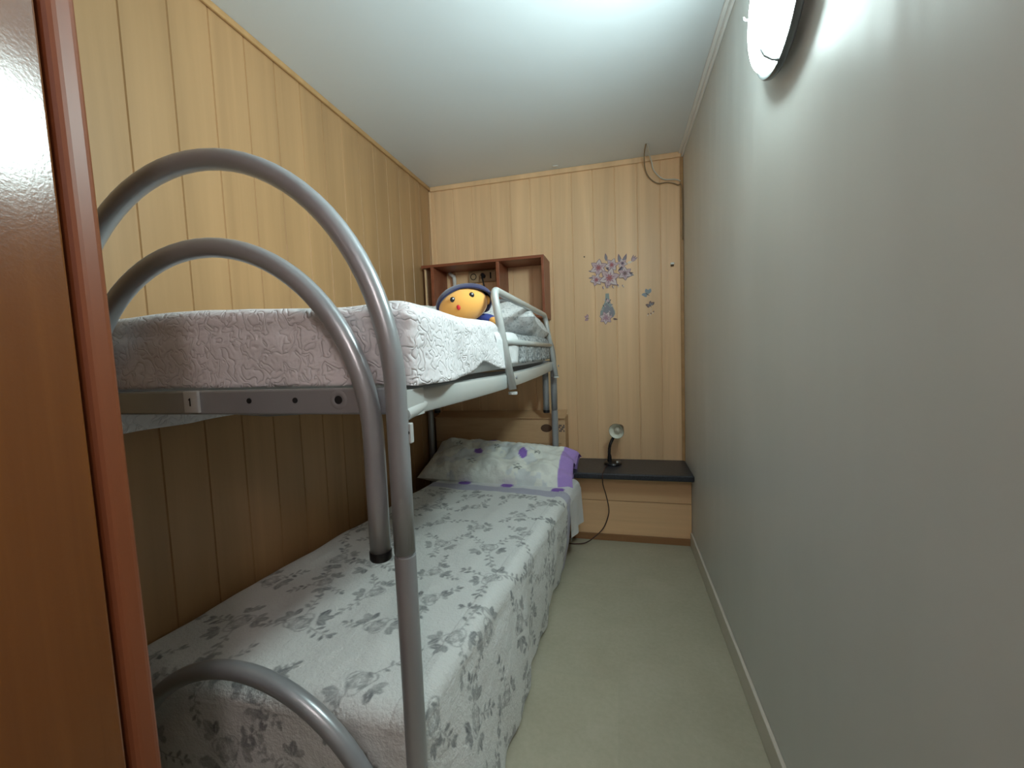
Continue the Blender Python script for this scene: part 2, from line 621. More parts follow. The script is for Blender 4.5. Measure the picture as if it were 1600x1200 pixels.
for y, yo in ((BYN, 0), (BYF, 0)):
    fr = y == BYN
    a = (BXR - BXL) / 2
    k = 1.0 if fr else .86
    za = 1.135
    part(MB().tube(arch(a, .437 * k, za, ZJ + .001, y), R, 20), 'outer_arch', M['metal'], bunk, sm=True)
    a2 = a - .048
    part(MB().tube(arch(a2, (.361 if fr else .30), 1.052, .852, y), R * .98, 20), 'inner_arch', M['metal'], bunk, sm=True)
    for s in (1, -1):
        part(MB().lathe([(0, 0), (.0175, 0), (.0195, .003), (.0195, .016), (0, .016)], (CX + s * a2, y, .836), (0, 0, 1), 24), 'end_cap', M['black_plastic'], bunk, sm=40)
    for x in (BXR, BXL):
        leg = MB()
        prof = [(0, FZ), (R, FZ + .001), (R, .4530), (R * .80, .4535), (R * .80, .4565), (R * 1.02, .457), (R * 1.02, ZJ - .0045), (R * .80, ZJ - .004), (R * .80, ZJ + .001), (0, ZJ + .001)]
        leg.lathe([(r, h) for r, h in prof], (x, y, 0), (0, 0, 1), 24)
        lo = part(leg, 'leg', M['metal'], bunk, sm=40)
        part(MB().lathe([(0, FZ - .0), (.0215, FZ), (.0215, FZ + .02), (.019, FZ + .024)], (x, y, 0), (0, 0, 1), 24), 'foot_cap', M['black_plastic'], lo, sm=40)
# lower arch of the foot end
part(MB().tube(arch(a2, .40, .171, FZ + .005, BYN), R * .98, 20), 'lower_arch', M['metal'], bunk, sm=True)
# end rails between the legs, under the upper mattress
for y in (BYN + .018, BYF - .018):
    s = 1 if y < 1 else -1
    er = part(MB().box(BXL + .015, BXR - .015, y - .004, y + .012, 1.094, 1.142), 'end_rail', M['metal'], bunk, bevel=.004)
    if s == 1:
        for hx, hr, dr in ((-.692, .0052, 0), (-.587, .0052, 0), (-.494, .0075, .018)):
            if dr:
                part(MB().lathe([(dr, 0), (dr * .8, .0012), (dr * .55, .0012), (hr, -.0006)], (hx, y - .0042, 1.121), (0, -1, 0), 28), 'dimple', M['metal'], er, sm=True)
            part(MB().lathe([(hr, .0), (hr, .0016), (0, .0016)], (hx, y - .0040, 1.121), (0, -1, 0), 20), 'bolt_hole', M['black_hole'], er, sm=40)
        br = part(MB().box(-.848, -.812, y - .010, y - .003, 1.098, 1.142), 'bracket', M['metal_light'], er, bevel=.002)
        b2 = MB().box(-.8315, -.8295, y - .0112, y - .0098, 1.112, 1.128)
        b2.box(-.834, -.8295, y - .0112, y - .0098, 1.124, 1.126)
        part(b2, 'bracket_slot', M['black_hole'], er)


# side rails: C profile, sagging slightly in the middle
def side_rail(x, s, z0, z1, sag=.014, bow=0.0, y0=BYN + .02, y1=BYF - .02):
    mb = MB()
    n = 28
    prof = [(0, z0), (.008 * s, z0 + .001), (.011 * s, z0 + .006), (.011 * s, z1 - .006), (.008 * s, z1 - .001), (-.018 * s, z1), (-.018 * s, z1 - .004), (0.0, z1 - .005), (0.0, z0 + .005)]
    v = []
    m = len(prof)
    for i in range(n + 1):
        u = i / n
        y = y0 + (y1 - y0) * u
        d = sag * sin(pi * u)
        for px, pz in prof:
            v.append((x + px + s * bow * sin(pi * u), y, pz - d))
    f = []
    for i in range(n):
        for k in range(m):
            f.append((i * m + k, i * m + (k + 1) % m, (i + 1) * m + (k + 1) % m, (i + 1) * m + k))
    f += [tuple(reversed(range(m))), tuple(range(n * m, n * m + m))]
    return mb.add(v, f)


sr = part(side_rail(BXR - .004, 1, 1.088, 1.136), 'side_rail', M['metal_light'], bunk, sm=35)
part(side_rail(BXL + .004, -1, 1.088, 1.136), 'side_rail', M['metal_light'], bunk, sm=35)
part(side_rail(BXR - .03, 1, .30, .34, 0), 'lower_side_rail', M['metal'], bunk, sm=35)
part(side_rail(BXL + .03, -1, .30, .34, 0), 'lower_side_rail', M['metal'], bunk, sm=35)
# corner socket where the rail meets the post
mb = MB().tube([(BXR + .004, BYN + .018, 1.093), (BXR + .004, BYN + .05, 1.096), (BXR + .003, BYN + .085, 1.100), (BXR, BYN + .11, 1.104)], [.012, .0115, .010, .006], 14)
mb.box(BXR - .006, BXR + .010, BYN + .012, BYN + .085, 1.086, 1.136)
part(mb, 'corner_socket', M['metal_light'], bunk, sm=35)
mb = MB().box(BXR + .010, BXR + .0215, BYN + .004, BYN + .016, 1.045, 1.080)
ck = part(mb, 'hook_plate', M['metal_light'], bunk, bevel=.002)
part(MB().lathe([(.0035, 0), (.0035, .002), (0, .002)], (BXR + .016, BYN + .0045, 1.064), (0, -1, 0), 14), 'bolt', M['black_hole'], ck)
for yy in (BYF - .045,):
    part(MB().box(BXR - .008, BXR + .010, yy, yy + .04, 1.05, 1.13), 'corner_plate', M['metal'], bunk, bevel=.003)
# slatted base
for i in range(11):
    y = BYN + .13 + i * .155
    part(MB().tube([(BXL + .01, y, 1.100), (CX, y, 1.080), (BXR - .01, y, 1.100)], .008, 10), 'cross_bar', M['metal'], bunk, sm=True)
# lower cross bars
for i in range(5):
    y = BYN + .22 + i * .33
    part(MB().tube([(BXL + .01, y, .312), (BXR - .01, y, .312)], .008, 8), 'lower_cross_bar', M['metal'], bunk, sm=True)


# guard rail
def fillet(P, rad, n=8):
    P = [Vector(p) for p in P]
    out = [P[0]]
    for i in range(1, len(P) - 1):
        a = (P[i - 1] - P[i]).normalized()
        b = (P[i + 1] - P[i]).normalized()
        p0, p1 = P[i] + a * rad, P[i] + b * rad
        for k in range(n + 1):
            u = k / n
            out.append((1 - u) ** 2 * p0 + 2 * u * (1 - u) * P[i] + u * u * p1)
    out.append(P[-1])
    return out


gb, gt = -.346, -.402
G = [(gb, 1.372, 1.072), (gt + .012, 1.375, 1.36), (gt, 1.376, 1.405), (gt, 2.395, 1.405), (gb, 2.385, 1.060)]
G = [(gb, 1.372, 1.072), (gt, 1.376, 1.408), (gt, 2.400, 1.400), (gb, 2.385, 1.055)]
gr = part(MB().tube(fillet(G, .045, 10), .0135, 16), 'guard_rail', M['metal_light'], bunk, sm=True)
xm = gb + (gt - gb) * .48
part(MB().tube([(xm, 1.374, 1.235), (xm, 2.392, 1.228)], .0105, 14), 'middle_bar', M['metal_light'], gr, sm=True)
for y in (1.372, 2.385):
    part(MB().lathe([(.0155, -.004), (.0155, .004), (0, .004)], (gb, y, 1.060 if y < 2 else 1.050), (0, 0, 1), 16), 'tube_plug', M['metal_light'], gr, sm=40)
    part(MB().lathe([(.006, 0), (.006, .004), (0, .005)], (gb + .013, y, 1.112), (1, 0, 0), 12), 'bolt', M['metal'], gr, sm=40)


# ------------------------------------------------------------------ soft things: helpers
def fbm(x, y, z=0.0, s=1.0):
    return noise.fractal(Vector((x * s, y * s, z * s)), 1.0, 2.0, 3)


def soft_box(x0, x1, y0, y1, z0, z1, r=.03, nx=16, ny=40, nz=6, fn=None):
    """rounded, subdivided box as one closed skin"""
    mb = MB()
    c = Vector(((x0 + x1) / 2, (y0 + y1) / 2, (z0 + z1) / 2))
    h = Vector(((x1 - x0) / 2, (y1 - y0) / 2, (z1 - z0) / 2))
    idx = {}
    V = []

    def vid(i, j, k):
        key = (i, j, k)
        if key in idx:
            return idx[key]
        q = Vector((-1 + 2 * i / nx, -1 + 2 * j / ny, -1 + 2 * k / nz))
        p = Vector((q.x * h.x, q.y * h.y, q.z * h.z))
        cl_ = Vector((max(-h.x + r, min(h.x - r, p.x)), max(-h.y + r, min(h.y - r, p.y)), max(-h.z + r, min(h.z - r, p.z))))
        d = p - cl_
        if d.length > 1e-9:
            p = cl_ + d.normalized() * min(d.length, r)
        p = c + p
        if fn:
            p = fn(p)
        idx[key] = len(V)
        V.append(p)
        return idx[key]
    F = []
    for i in range(nx):
        for j in range(ny):
            F.append((vid(i, j, 0), vid(i, j + 1, 0), vid(i + 1, j + 1, 0), vid(i + 1, j, 0)))
            F.append((vid(i, j, nz), vid(i + 1, j, nz), vid(i + 1, j + 1, nz), vid(i, j + 1, nz)))
    for i in range(nx):
        for k in range(nz):
            F.append((vid(i, 0, k), vid(i + 1, 0, k), vid(i + 1, 0, k + 1), vid(i, 0, k + 1)))
            F.append((vid(i, ny, k), vid(i, ny, k + 1), vid(i + 1, ny, k + 1), vid(i + 1, ny, k)))
    for j in range(ny):
        for k in range(nz):
            F.append((vid(0, j, k), vid(0, j, k + 1), vid(0, j + 1, k + 1), vid(0, j + 1, k)))
            F.append((vid(nx, j, k), vid(nx, j + 1, k), vid(nx, j + 1, k + 1), vid(nx, j, k + 1)))
    return mb.add(V, F)


def drape(rx0, rx1, ry0, ry1, top, r, hems, step, fold, warp=None, skip=None, zfloor=None):
    """cloth laid over a rectangle; hems = how far it hangs (x-, x+, y-, y+).
    returns MB, list of cloth coordinates (a, b, d)"""
    hx0, hx1, hy0, hy1 = hems
    arc = r * pi / 2
    A0, A1, B0, B1 = rx0 - hx0, rx1 + hx1, ry0 - hy0, ry1 + hy1
    na, nb = max(2, int((A1 - A0) / step)), max(2, int((B1 - B0) / step))
    V, C_, keep = [], [], []
    for j in range(nb + 1):
        for i in range(na + 1):
            a = A0 + (A1 - A0) * i / na
            b = B0 + (B1 - B0) * j / nb
            qx, qy = min(max(a, rx0), rx1), min(max(b, ry0), ry1)
            dx, dy = a - qx, b - qy
            d = hypot(dx, dy)
            ok = True
            if d < 1e-9:
                z = top + .004 * fbm(a, b, 0, 4)
                p = Vector((a, b, z))
            else:
                nx_, ny_ = dx / d, dy / d
                lim = 0
                hx = hx1 if dx > 0 else hx0
                hy = hy1 if dy > 0 else hy0
                if dx and dy:
                    lim = sqrt((hx * nx_) ** 2 + (hy * ny_) ** 2) if min(hx, hy) > .1 else min(hx, hy)
                else:
                    lim = hx if dx else hy
                if d > lim + 1e-9:
                    ok = False
                    d = lim
                if d < arc:
                    t = d / r
                    p = Vector((qx + nx_ * r * sin(t), qy + ny_ * r * sin(t), top - r * (1 - cos(t)) + .004 * fbm(a, b, 0, 4) * (1 - d / arc)))
                else:
                    e = d - arc
                    out, = (fold(qx, qy, nx_, ny_, e),)
                    p = Vector((qx + nx_ * (r + out), qy + ny_ * (r + out), top - r - e))
            if warp:
                p = warp(p, a, b)
            if zfloor is not None and p.z < zfloor:
                p.z = zfloor
            V.append(p)
            C_.append((a, b))
            keep.append(ok)
    F = []
    for j in range(nb):
        for i in range(na):
            q = (j * (na + 1) + i, j * (na + 1) + i + 1, (j + 1) * (na + 1) + i + 1, (j + 1) * (na + 1) + i)
            if not any(keep[x] for x in q):
                continue
            if skip and skip(C_[q[0]][0], C_[q[0]][1]):
                continue
            F.append(q)
    used = sorted({x for q in F for x in q})
    rm = {o: n for n, o in enumerate(used)}
    mb = MB()
    mb.add([V[o] for o in used], [tuple(rm[x] for x in q) for q in F])
    return mb, [C_[o] for o in used]


def solidify(o, th, off=-1):
    s = o.modifiers.new('solidify', 'SOLIDIFY')
    s.thickness = th
    s.offset = off
    return o


# ------------------------------------------------------------------ upper bed: mattress, quilt, cloths, pillow
def sagfn(p):
    if p.z < 1.18:
        u = (p.y - BYN) / (BYF - BYN)
        p.z -= .055 * sin(pi * min(1, max(0, (p.x - BXL) / (BXR - BXL)))) * sin(pi * min(1, max(0, u * .9 + .1)))
    return p


o = soft_box(BXL + .035, BXR - .028, .705, 2.40, 1.132, 1.262, .03, 12, 24, 5).build('mattress', M['sheet'], sm=True, loc=(CX, 1.55, 1.132))
tag(o, 'thin mattress in a white sheet on the top bunk', 'mattress')


def qfold(qx, qy, nx_, ny_, e):
    return .006 * sin(qy * 30 + qx * 25) * e / .13 + .006 * fbm(qx, qy, e, 9)


def qwarp(p, a, b):
    # lifted hem on the aisle side, hollow top, folded corner
    if p.x > BXR - .035 and p.z < 1.25:
        g = exp(-((p.y - 1.06) / .085) ** 2)
        p.z += g * .035 * (1.262 - p.z) / .13
        p.x += .012 * sin((p.y - .7) * 16) * (1.262 - p.z) / .13
    if p.y < .735 and p.z < 1.27:
        p.y -= .0045 / (1 + exp((p.z - 1.236) / .002)) - .004 / (1 + exp((p.z - 1.257) / .002))
        xd = -.50 + (1.275 - p.z) * .55
        p.y -= .007 / (1 + exp(-(p.x - xd) / .004))
    p.z += .024 * max(0, (BXR - .05 - p.x) / .8) * min(1, max(0, (p.z - 1.13) / .14)) * max(0, 1 - (p.y - .7) / .6)
    if p.z > 1.25:
        p.z += .008 * exp(-((p.x - BXR + .03) / .05) ** 2) + .006 * sin(p.y * 7 + p.x * 5)
    return p


RQ = .022
mb, cc_ = drape(BXL + .040, BXR - .006, .712, 1.30, 1.284, RQ, (.26, .155, .152, 0.0), .0075, qfold, qwarp)
for i, (a, b) in enumerate(cc_):     # slanted end of the quilt on the aisle side, folded-over edge on top
    x, y, z = mb.v[i]
    u = max(0, (b - .75) / .55)
    d = max(0.0, a - (BXR - .006))
    if x > BXR - .1:
        x -= .030 * min(1, max(0, (y - .85) / .4)) ** 1.2
    y2 = y + u * (.95 * d + .045 * sin(x * 9))
    x = max(x, XL + .004)
    mb.v[i] = (x, y2, z)
qo = mb.build('quilt', M['quilt'], sm=True, loc=(CX, 1.0, 1.28))
tag(qo, 'white quilted bedspread with wavy stitching over the top bunk', 'bedspread')
solidify(qo, .004, 1)
# rolled hem band on the foot side
mb, cc_ = drape(BXL + .040, BXR - .032, 1.30, 2.33, 1.268, RQ, (.12, .128, 0, 0), .012,
                lambda qx, qy, nx_, ny_, e: .004 + .007 * sin(qy * 38) * e / .1,
                lambda p, a, b: p)
for i, (a, b) in enumerate(cc_):
    x, y, z = mb.v[i]
    mb.v[i] = (max(x, XL + .004), y, z)
cols = [(.74, .75, .76, 1) if (b < 1.66) else ((.17, .19, .2, 1) if int((a * 91 + b * 57)) % 3 == 0 else (.4, .42, .43, 1)) for a, b in cc_]
tuck = mb.build('blanket', [M['sheet'], M['grey_pattern']], loc=(CX, 1.9, 1.27), sm=True)
# the first band is plain white, the rest grey speckled
me = tuck.data
for pl in me.polygons:
    y = sum((me.vertices[i].co.y for i in pl.vertices)) / len(pl.vertices) + 1.9 * K
    pl.material_index = 0 if y < 1.60 * K else 1
tag(tuck, 'grey speckled blanket folded under the top bunk pillow', 'blanket')
solidify(tuck, .003, 1)


def pillow_mesh(L, W, T, nu=44, nv=28, pinch=.10, wr=.010, seed=0.0, open_end=False):
    """puffed pillow along local x, returns verts (x,y,z) local and grid faces, uv"""
    V, F, UV = [], [], []
    for side in (1, -1):
        base = len(V)
        for j in range(nv + 1):
            for i in range(nu + 1):
                u, v = -1 + 2 * i / nu, -1 + 2 * j / nv
                bx = 1 - pinch * (abs(v) ** 2.0) * .0
                x = u * L / 2 * (1 - .05 * (1 - v * v) * abs(u))
                y = v * W / 2 * (1 - .07 * (1 - u * u) * abs(v))
                puff = ((1 - abs(u) ** 5) ** .5) * ((1 - abs(v) ** 2.8) ** .55)
                z = side * T / 2 * puff
                z += side * wr * puff * (fbm(u * 1.7 + seed, v * 1.5, side, 1.6) + .5 * fbm(u * 5 + seed, v * 2.2, 3, 1.2))
                V.append([x, y, z])
                UV.append((u, v))
        for j in range(nv):
            for i in range(nu):
                q = [base + j * (nu + 1) + i, base + j * (nu + 1) + i + 1, base + (j + 1) * (nu + 1) + i + 1, base + (j + 1) * (nu + 1) + i]
                F.append(tuple(q) if side > 0 else tuple(reversed(q)))
    return V, F, UV


def place(V, M3, c):
    return [tuple(M3 @ Vector(p) + Vector(c)) for p in V]


from mathutils import Euler
V, F, UV = pillow_mesh(.76, .46, .19, seed=4, wr=.022)
V = place(V, Euler((math.radians(-8), math.radians(3), 0)).to_matrix(), (-.748, 2.14, 1.344))
o = MB().add(V, F).build('pillow', M['pale_pattern'], sm=True, loc=(-.745, 2.16, 1.28))
tag(o, 'pale speckled pillow on the top bunk beside the guard rail', 'pillow')

# ------------------------------------------------------------------ soft doll
DC = Vector((-.520, 1.40, 1.368))
DK = 1.16
doll = thing('plush_doll', 'small plush doll with orange face and navy hair lying on the top bunk', 'plush toy', (DC.x, DC.y, 1.29))
M['skin'] = mat('orange_plush', (.83, .40, .085), .85)
M['skin'].node_tree.nodes['Principled BSDF'].inputs['Sheen Weight'].default_value = .4
M['navy'] = mat('navy_plush', (.016, .018, .075), .9)
M['navy'].node_tree.nodes['Principled BSDF'].inputs['Sheen Weight'].default_value = .3
M['blue'] = mat('blue_plush', (.030, .045, .22), .9)
M['red'] = mat('red_felt', (.55, .012, .015), .7)
M['white_felt'] = mat('white_felt', (.8, .8, .8), .7)
# face looks to the camera: local frame  X = picture right, Y = away, Z = up; rolled clockwise
view = Vector((DC.x, DC.y, 0)).normalized()
RX = Vector((view.y, -view.x, 0))
roll = math.radians(-14)
Xl = RX * cos(roll) + Vector((0, 0, 1)) * sin(-roll) * -1 * -1
Xl = (RX * cos(.22) + Vector((0, 0, 1)) * sin(.22)).normalized()
Zl = (Vector((0, 0, 1)) * cos(.22) - RX * sin(.22)).normalized()
Yl = view
D3 = Matrix((Xl, Yl, Zl)).transposed()


def grow(mb):
    """enlarge what was drawn around the head centre"""
    for i, p in enumerate(mb.v):
        q = DC + (Vector(p) - DC) * DK
        mb.v[i] = (q.x, q.y, max(q.z, 1.291))
    return mb


def dp(x, y, z):
    return DC + D3 @ Vector((x, y, z))


hd = part(grow(MB().ball(DC, (.074, .060, .052), M=D3, fn=lambda q: 1 + .06 * max(0, -q.z) * (1 - abs(q.x)) + .05 * abs(q.x) * max(0, -q.z))), 'head', M['skin'], doll, sm=True)
for s in (-1, 1):
    part(grow(MB().ball(dp(s * .073, .002, -.004), (.012, .008, .014), 14, 10, D3)), 'ear', M['skin'], hd, sm=True)
# hair: shell over top and back


def hairshape(q):
    return 1.0


hair = MB()
nu, nv = 40, 22
HV, HF = [], []
for j in range(nv + 1):
    for i in range(nu):
        a = 2 * pi * i / nu
        front = max(0.0, -sin(a))            # toward the camera
        side = abs(cos(a))
        end = 2.30 - 1.52 * front ** .55 + .10 * side * front
        tt = end * j / nv
        q = Vector((sin(tt) * cos(a), sin(tt) * sin(a), cos(tt)))
        th = 1.10 + .03 * sin(tt)
        HV.append(dp(q.x * .074 * th + .006 * max(0, q.x) + .003, q.y * .060 * th + .002, q.z * .052 * th + .002))
for j in range(nv):
    for i in range(nu):
        a_, b_ = j * nu + i, j * nu + (i + 1) % nu
        HF.append((a_, a_ + nu, b_ + nu, b_))
hair.add(HV, HF)
ho = part(grow(hair), 'hair', M['navy'], hd, sm=True)
solidify(ho, .007, -1)
# eyes (plain round felt eyes), small round nose
for ex in (-.026, .030):
    ez = .014
    yy = -.060 * sqrt(max(0, 1 - (ex / .074) ** 2 - (ez / .052) ** 2))
    e = part(grow(MB().ball(dp(ex, yy, ez), (.0075, .003, .0080), 16, 10, D3)), 'eye', M['black_plastic'], hd, sm=True)
    part(grow(MB().ball(dp(ex + .002, yy - .003, ez + .002), (.002, .001, .002), 10, 8, D3)), 'eye_highlight', M['white_felt'], e, sm=True)
part(grow(MB().ball(dp(-.016, -.0595, -.012), (.0055, .004, .0075), 16, 10, D3)), 'nose', M['red'], hd, sm=True)
# body lying beyond the head toward the aisle, arm forward
part(grow(MB().ball(DC + Vector((.035, .085, -.048)), (.046, .060, .026), 24, 16)), 'body', M['blue'], doll, sm=True)
p0, p1, p2 = DC + Vector((.012, .03, -.044)), DC + Vector((.050, .028, -.046)), DC + Vector((.078, .020, -.052))
part(grow(MB().tube([p0, p1, p2], [.015, .014, .012], 14)), 'sleeve', M['blue'], doll, sm=True)
part(grow(MB().ball(p2 + Vector((.010, -.003, 0)), (.014, .012, .012), 16, 12)), 'hand', M['skin'], doll, sm=True)
for s in (-1, 1):
    part(grow(MB().tube([DC + Vector((.030 + s * .022, .125, -.050)), DC + Vector((.030 + s * .030, .19, -.056))], [.017, .014], 14)), 'leg', M['blue'], doll, sm=True)

# ------------------------------------------------------------------ lower bed
TH_L = math.radians(6.3)
ca, sa = cos(TH_L), sin(TH_L)
OL = Vector((-.389, .690))       # near corner on the aisle side


def lw(u, v):
    """u across from the aisle edge to the wall (>0), v along the bed"""
    return (OL.x - u * ca + v * sa, OL.y + u * sa + v * ca)


def lowmap(p):
    x, y = lw(-p[0], p[1])
    return Vector((x, y, p[2]))


mb = soft_box(-.775, -.02, .02, 1.60, .345, .488, .03, 10, 20, 4, fn=lowmap)
for i, (x, y, z) in enumerate(mb.v):
    mb.v[i] = (max(x, XL + .012), y, z)
o = mb.build('mattress', M['sheet'], sm=True, loc=(-.7, 1.5, .345))
tag(o, 'mattress of the lower bunk, under the floral bedspread', 'mattress')

# --- print of the bedspread: sprays of leaves and roses, drawn on the cloth coordinates
PRINT = {}
PS = .0024


def stamp_ellipse(cx, cy, lx, ly, ang, val, vein=False, ring=None):
    ca_, sa_ = cos(ang), sin(ang)
    R_ = max(lx, ly)
    i0, i1 = int((cx - R_) / PS) - 1, int((cx + R_) / PS) + 1
    j0, j1 = int((cy - R_) / PS) - 1, int((cy + R_) / PS) + 1
    for i in range(i0, i1 + 1):
        for j in range(j0, j1 + 1):
            dx, dy = i * PS - cx, j * PS - cy
            u, v = (dx * ca_ + dy * sa_) / lx, (-dx * sa_ + dy * ca_) / ly
            # leaf outline: pointed ends
            if ring is None:
                w_ = (1 - abs(u)) ** .6 * (1 + .25 * u) if abs(u) < 1 else 0
                ins = abs(v) < w_
            else:
                q = hypot(u, v)
                ins = ring < q < 1
            if ins:
                vv = val
                if vein and abs(v) < .10:
                    vv = val * .45
                else:
                    vv = val * (.80 + .35 * noise.noise(Vector((i * PS * 40, j * PS * 40, 0))))
                if PRINT.get((i, j), 0) < vv:
                    PRINT[(i, j)] = vv


def stem(x0, y0, x1, y1, val=.5):
    n = int(hypot(x1 - x0, y1 - y0) / (PS * .6)) + 1
    for k in range(n + 1):
        u = k / n
        i, j = round((x0 + (x1 - x0) * u) / PS), round((y0 + (y1 - y0) * u) / PS)
        PRINT[(i, j)] = max(PRINT.get((i, j), 0), val)


def spray(cx, cy, ang, sc, rnd):
    # a rose drawn in outline
    rr = .026 * sc
    for q in (1, .72, .45, .22):
        for k in range(3):
            a = ang + q * 3 + k * 2.1
            stamp_ellipse(cx + cos(a) * rr * .32 * q, cy + sin(a) * rr * .32 * q, rr * q, rr * q * .74, a, .60, ring=.86)
    for k in range(4):
        a = ang + k * 1.7
        stamp_ellipse(cx + cos(a) * rr * .8, cy + sin(a) * rr * .8, rr * .45, rr * .16, a + 1.5, .8)
    # big leaves in threes on two sides
    for side in range(rnd.choice((2, 2, 3))):
        a0 = ang + side * 2.4 + rnd.uniform(-.3, .3)
        bx, by = cx + cos(a0) * rr * 1.3, cy + sin(a0) * rr * 1.3
        for k in (-1, 0, 1):
            a = a0 + k * rnd.uniform(.75, 1.05)
            ll = .0165 * sc * rnd.uniform(.8, 1.15)
            stamp_ellipse(bx + cos(a) * ll * 1.1, by + sin(a) * ll * 1.1, ll, ll * .58, a, rnd.uniform(.65, 1.0), True)
    # thin twigs with small leaflets
    for q in range(rnd.choice((2, 3))):
        a = ang + 1.0 + q * 2.1 + rnd.uniform(-.5, .5)
        L = rnd.uniform(.075, .115) * sc
        x1, y1 = cx + L * cos(a), cy + L * sin(a)
        stem(cx + rr * cos(a), cy + rr * sin(a), x1, y1, .6)
        for k in range(6):
            u = .42 + .11 * k
            px, py = cx + (x1 - cx) * u, cy + (y1 - cy) * u
            la = a + (1 if k % 2 else -1) * rnd.uniform(.6, 1.2)
            ll = sc * rnd.uniform(.006, .0115)
            stamp_ellipse(px + cos(la) * ll * 1.2, py + sin(la) * ll * 1.2, ll, ll * .5, la, rnd.uniform(.6, 1.0))
        stamp_ellipse(x1 + cos(a) * .008, y1 + sin(a) * .008, .011 * sc, .006 * sc, a, .9)


rnd = random.Random(11)
gy = -.62
row = 0
while gy < 1.75:
    gx = -.95 + (.10 if row % 2 else 0)
    while gx < .55:
        spray(gx + rnd.uniform(-.03, .03), gy + rnd.uniform(-.035, .035), rnd.uniform(0, 6.28), rnd.uniform(.85, 1.2), rnd)
        gx += .195
    gy += .165
    row += 1

CLOTH = (.69, .705, .69)
LEAF = (.115, .125, .135)


def print_col(a, b):
    x, y = a / PS, b / PS
    i, j = math.floor(x), math.floor(y)
    fx_, fy_ = x - i, y - j
    g = PRINT.get
    k = (g((i, j), 0) * (1 - fx_) + g((i + 1, j), 0) * fx_) * (1 - fy_) + (g((i, j + 1), 0) * (1 - fx_) + g((i + 1, j + 1), 0) * fx_) * fy_
    k = max(0, min(1, k * .95))
    if b > 1.275:     # plain lilac-grey border at the head end
        c0 = (.44, .44, .54)
        k *= .0
    else:
        c0 = CLOTH
    return tuple(c0[n] * (1 - k) + LEAF[n] * k for n in range(3)) + (1,)


def cfold(qx, qy, nx_, ny_, e):
    s = qy * 1.0 + (-qx) * 1.0
    k = min(1.0, e / .3)
    return k * (.014 * sin(s * 13 + 1.0) + .010 * sin(s * 29 + 2)) + .03 * (e / .36) + .004 * fbm(qx, qy, e, 12)


RC = .045
def cwarp(p, a, b):
    p.y -= .10 * min(1, max(0, -p.x / .8)) * max(0, 1 - max(p.y, 0) / .7)
    if a > -.06 and p.z > .45:
        p.z += .004
    p.z += .006 * fbm(a * 2.2, b * 1.4, 1, 3) * (1 if p.z > .45 else 0)
    q = lowmap(p)
    if p.z < .45:
        q.z = max(q.z, FZ + .010 + .005 * (1 + sin(p.y * 11)))
        if a > 0 and p.y > .02:
            k = min(1.0, (.46 - p.z) / .34) * min(1.0, (p.y - .02) / .15)
            xh = -.302 + .022 * min(1, max(0, (q.y - 1.7) / .5)) + .007 * sin(q.y * 17) + .004 * sin(q.y * 41)
            q.x += (xh - q.x) * k ** 1.3
    if q.x < XL + .004:
        q.x = XL + .004
    return q


mb, cc_ = drape(-.755, -RC, RC, 1.355, .500, RC, (.075, .405, .42, 0), .0030, cfold, cwarp)
cov = mb.build('floral_bedspread', M['coverlet'], sm=True, loc=(-.7, 1.4, .5), attr={'print': [print_col(a, b) for a, b in cc_]})
tag(cov, 'white bedspread with grey leaf and rose print over the lower bunk', 'bedspread')

# sheet showing at the head end, with its dotted turn-over
mb, cc_ = drape(-.755, -RC, 1.330, 1.60, .4955, RC - .004, (.075, .26, 0, 0), .009,
                lambda qx, qy, nx_, ny_, e: .004 + .010 * sin(qy * 40) * e / .2 + .015 * e,
                lambda p, a, b: (lambda q: Vector((max(q.x, XL + .004), q.y, q.z)))(lowmap(p)))


def dots(a, b, cen, rad, ax=1.0):
    return any(hypot((a - x) * ax, b - y) < rad for x, y in cen)


cen = [(-.600, 1.395), (-.350, 1.395), (-.075, 1.385)]
cs = []
for a, b in cc_:
    cs.append((.22, .10, .46, 1) if dots(a, b, cen, .034) else (.66, .67, .68, 1))
sh = mb.build('bed_sheet', M['pillow_print'], sm=True, loc=(-.7, 2.2, .49), attr={'print': cs})
tag(sh, 'white sheet with purple dots showing below the lower pillow', 'sheet')

# lower pillow with lilac open end
PL, PW, PT = .90, .36, .17
V, F, UV = pillow_mesh(PL, PW, PT, 110, 56, seed=9, wr=.030)
cs = []
for (u, v), p in zip(UV, V):
    c = (.82, .84, .78)
    n = fbm(u * 2.5, v * 1.2, 5, 1.3)
    if n > .12:
        c = (.77, .79, .74)
    if n < -.22:
        c = (.71, .75, .75)
    for du, dv in ((-.28, .02), (.32, .02), (-.18, .8), (.5, .85)):
        if hypot((u - du) * PL / 2, (v - dv) * PW / 2) < .024:
            c = (.27, .16, .55)
    for du, dv in ((-.62, .35), (-.05, .30), (.5, .2), (-.3, -.5), (.3, -.55)):
        q = hypot((u - du) * PL / 2, (v - dv) * PW / 2)
        if q < .022 and sin(atan2(v - dv, (u - du) * 2.5) * 5) > .2 and q > .005:
            c = (.26, .28, .26)
    if u > .80:
        c = (.42, .28, .66)
    cs.append((*c, 1))
for k, (u, v) in enumerate(UV):
    if u > .80:                       # loose open end of the case, creased
        e = (u - .80) / .20
        s = 1 if k < len(UV) / 2 else -1
        x, y, z = V[k]
        V[k] = [x - .008 * e, y * (1 - .10 * e), z * (1 - .2 * e) + s * (.034 * e * (1 - v * v)) + .020 * e * sin(v * 9 + 1) - .02 * e]
Mp = Euler((math.radians(23), math.radians(2.0), math.radians(-3))).to_matrix()
V = place(V, Mp, (-.668, 2.300, .560))
V = [(max(x, XL + .006), y, z) for x, y, z in V]
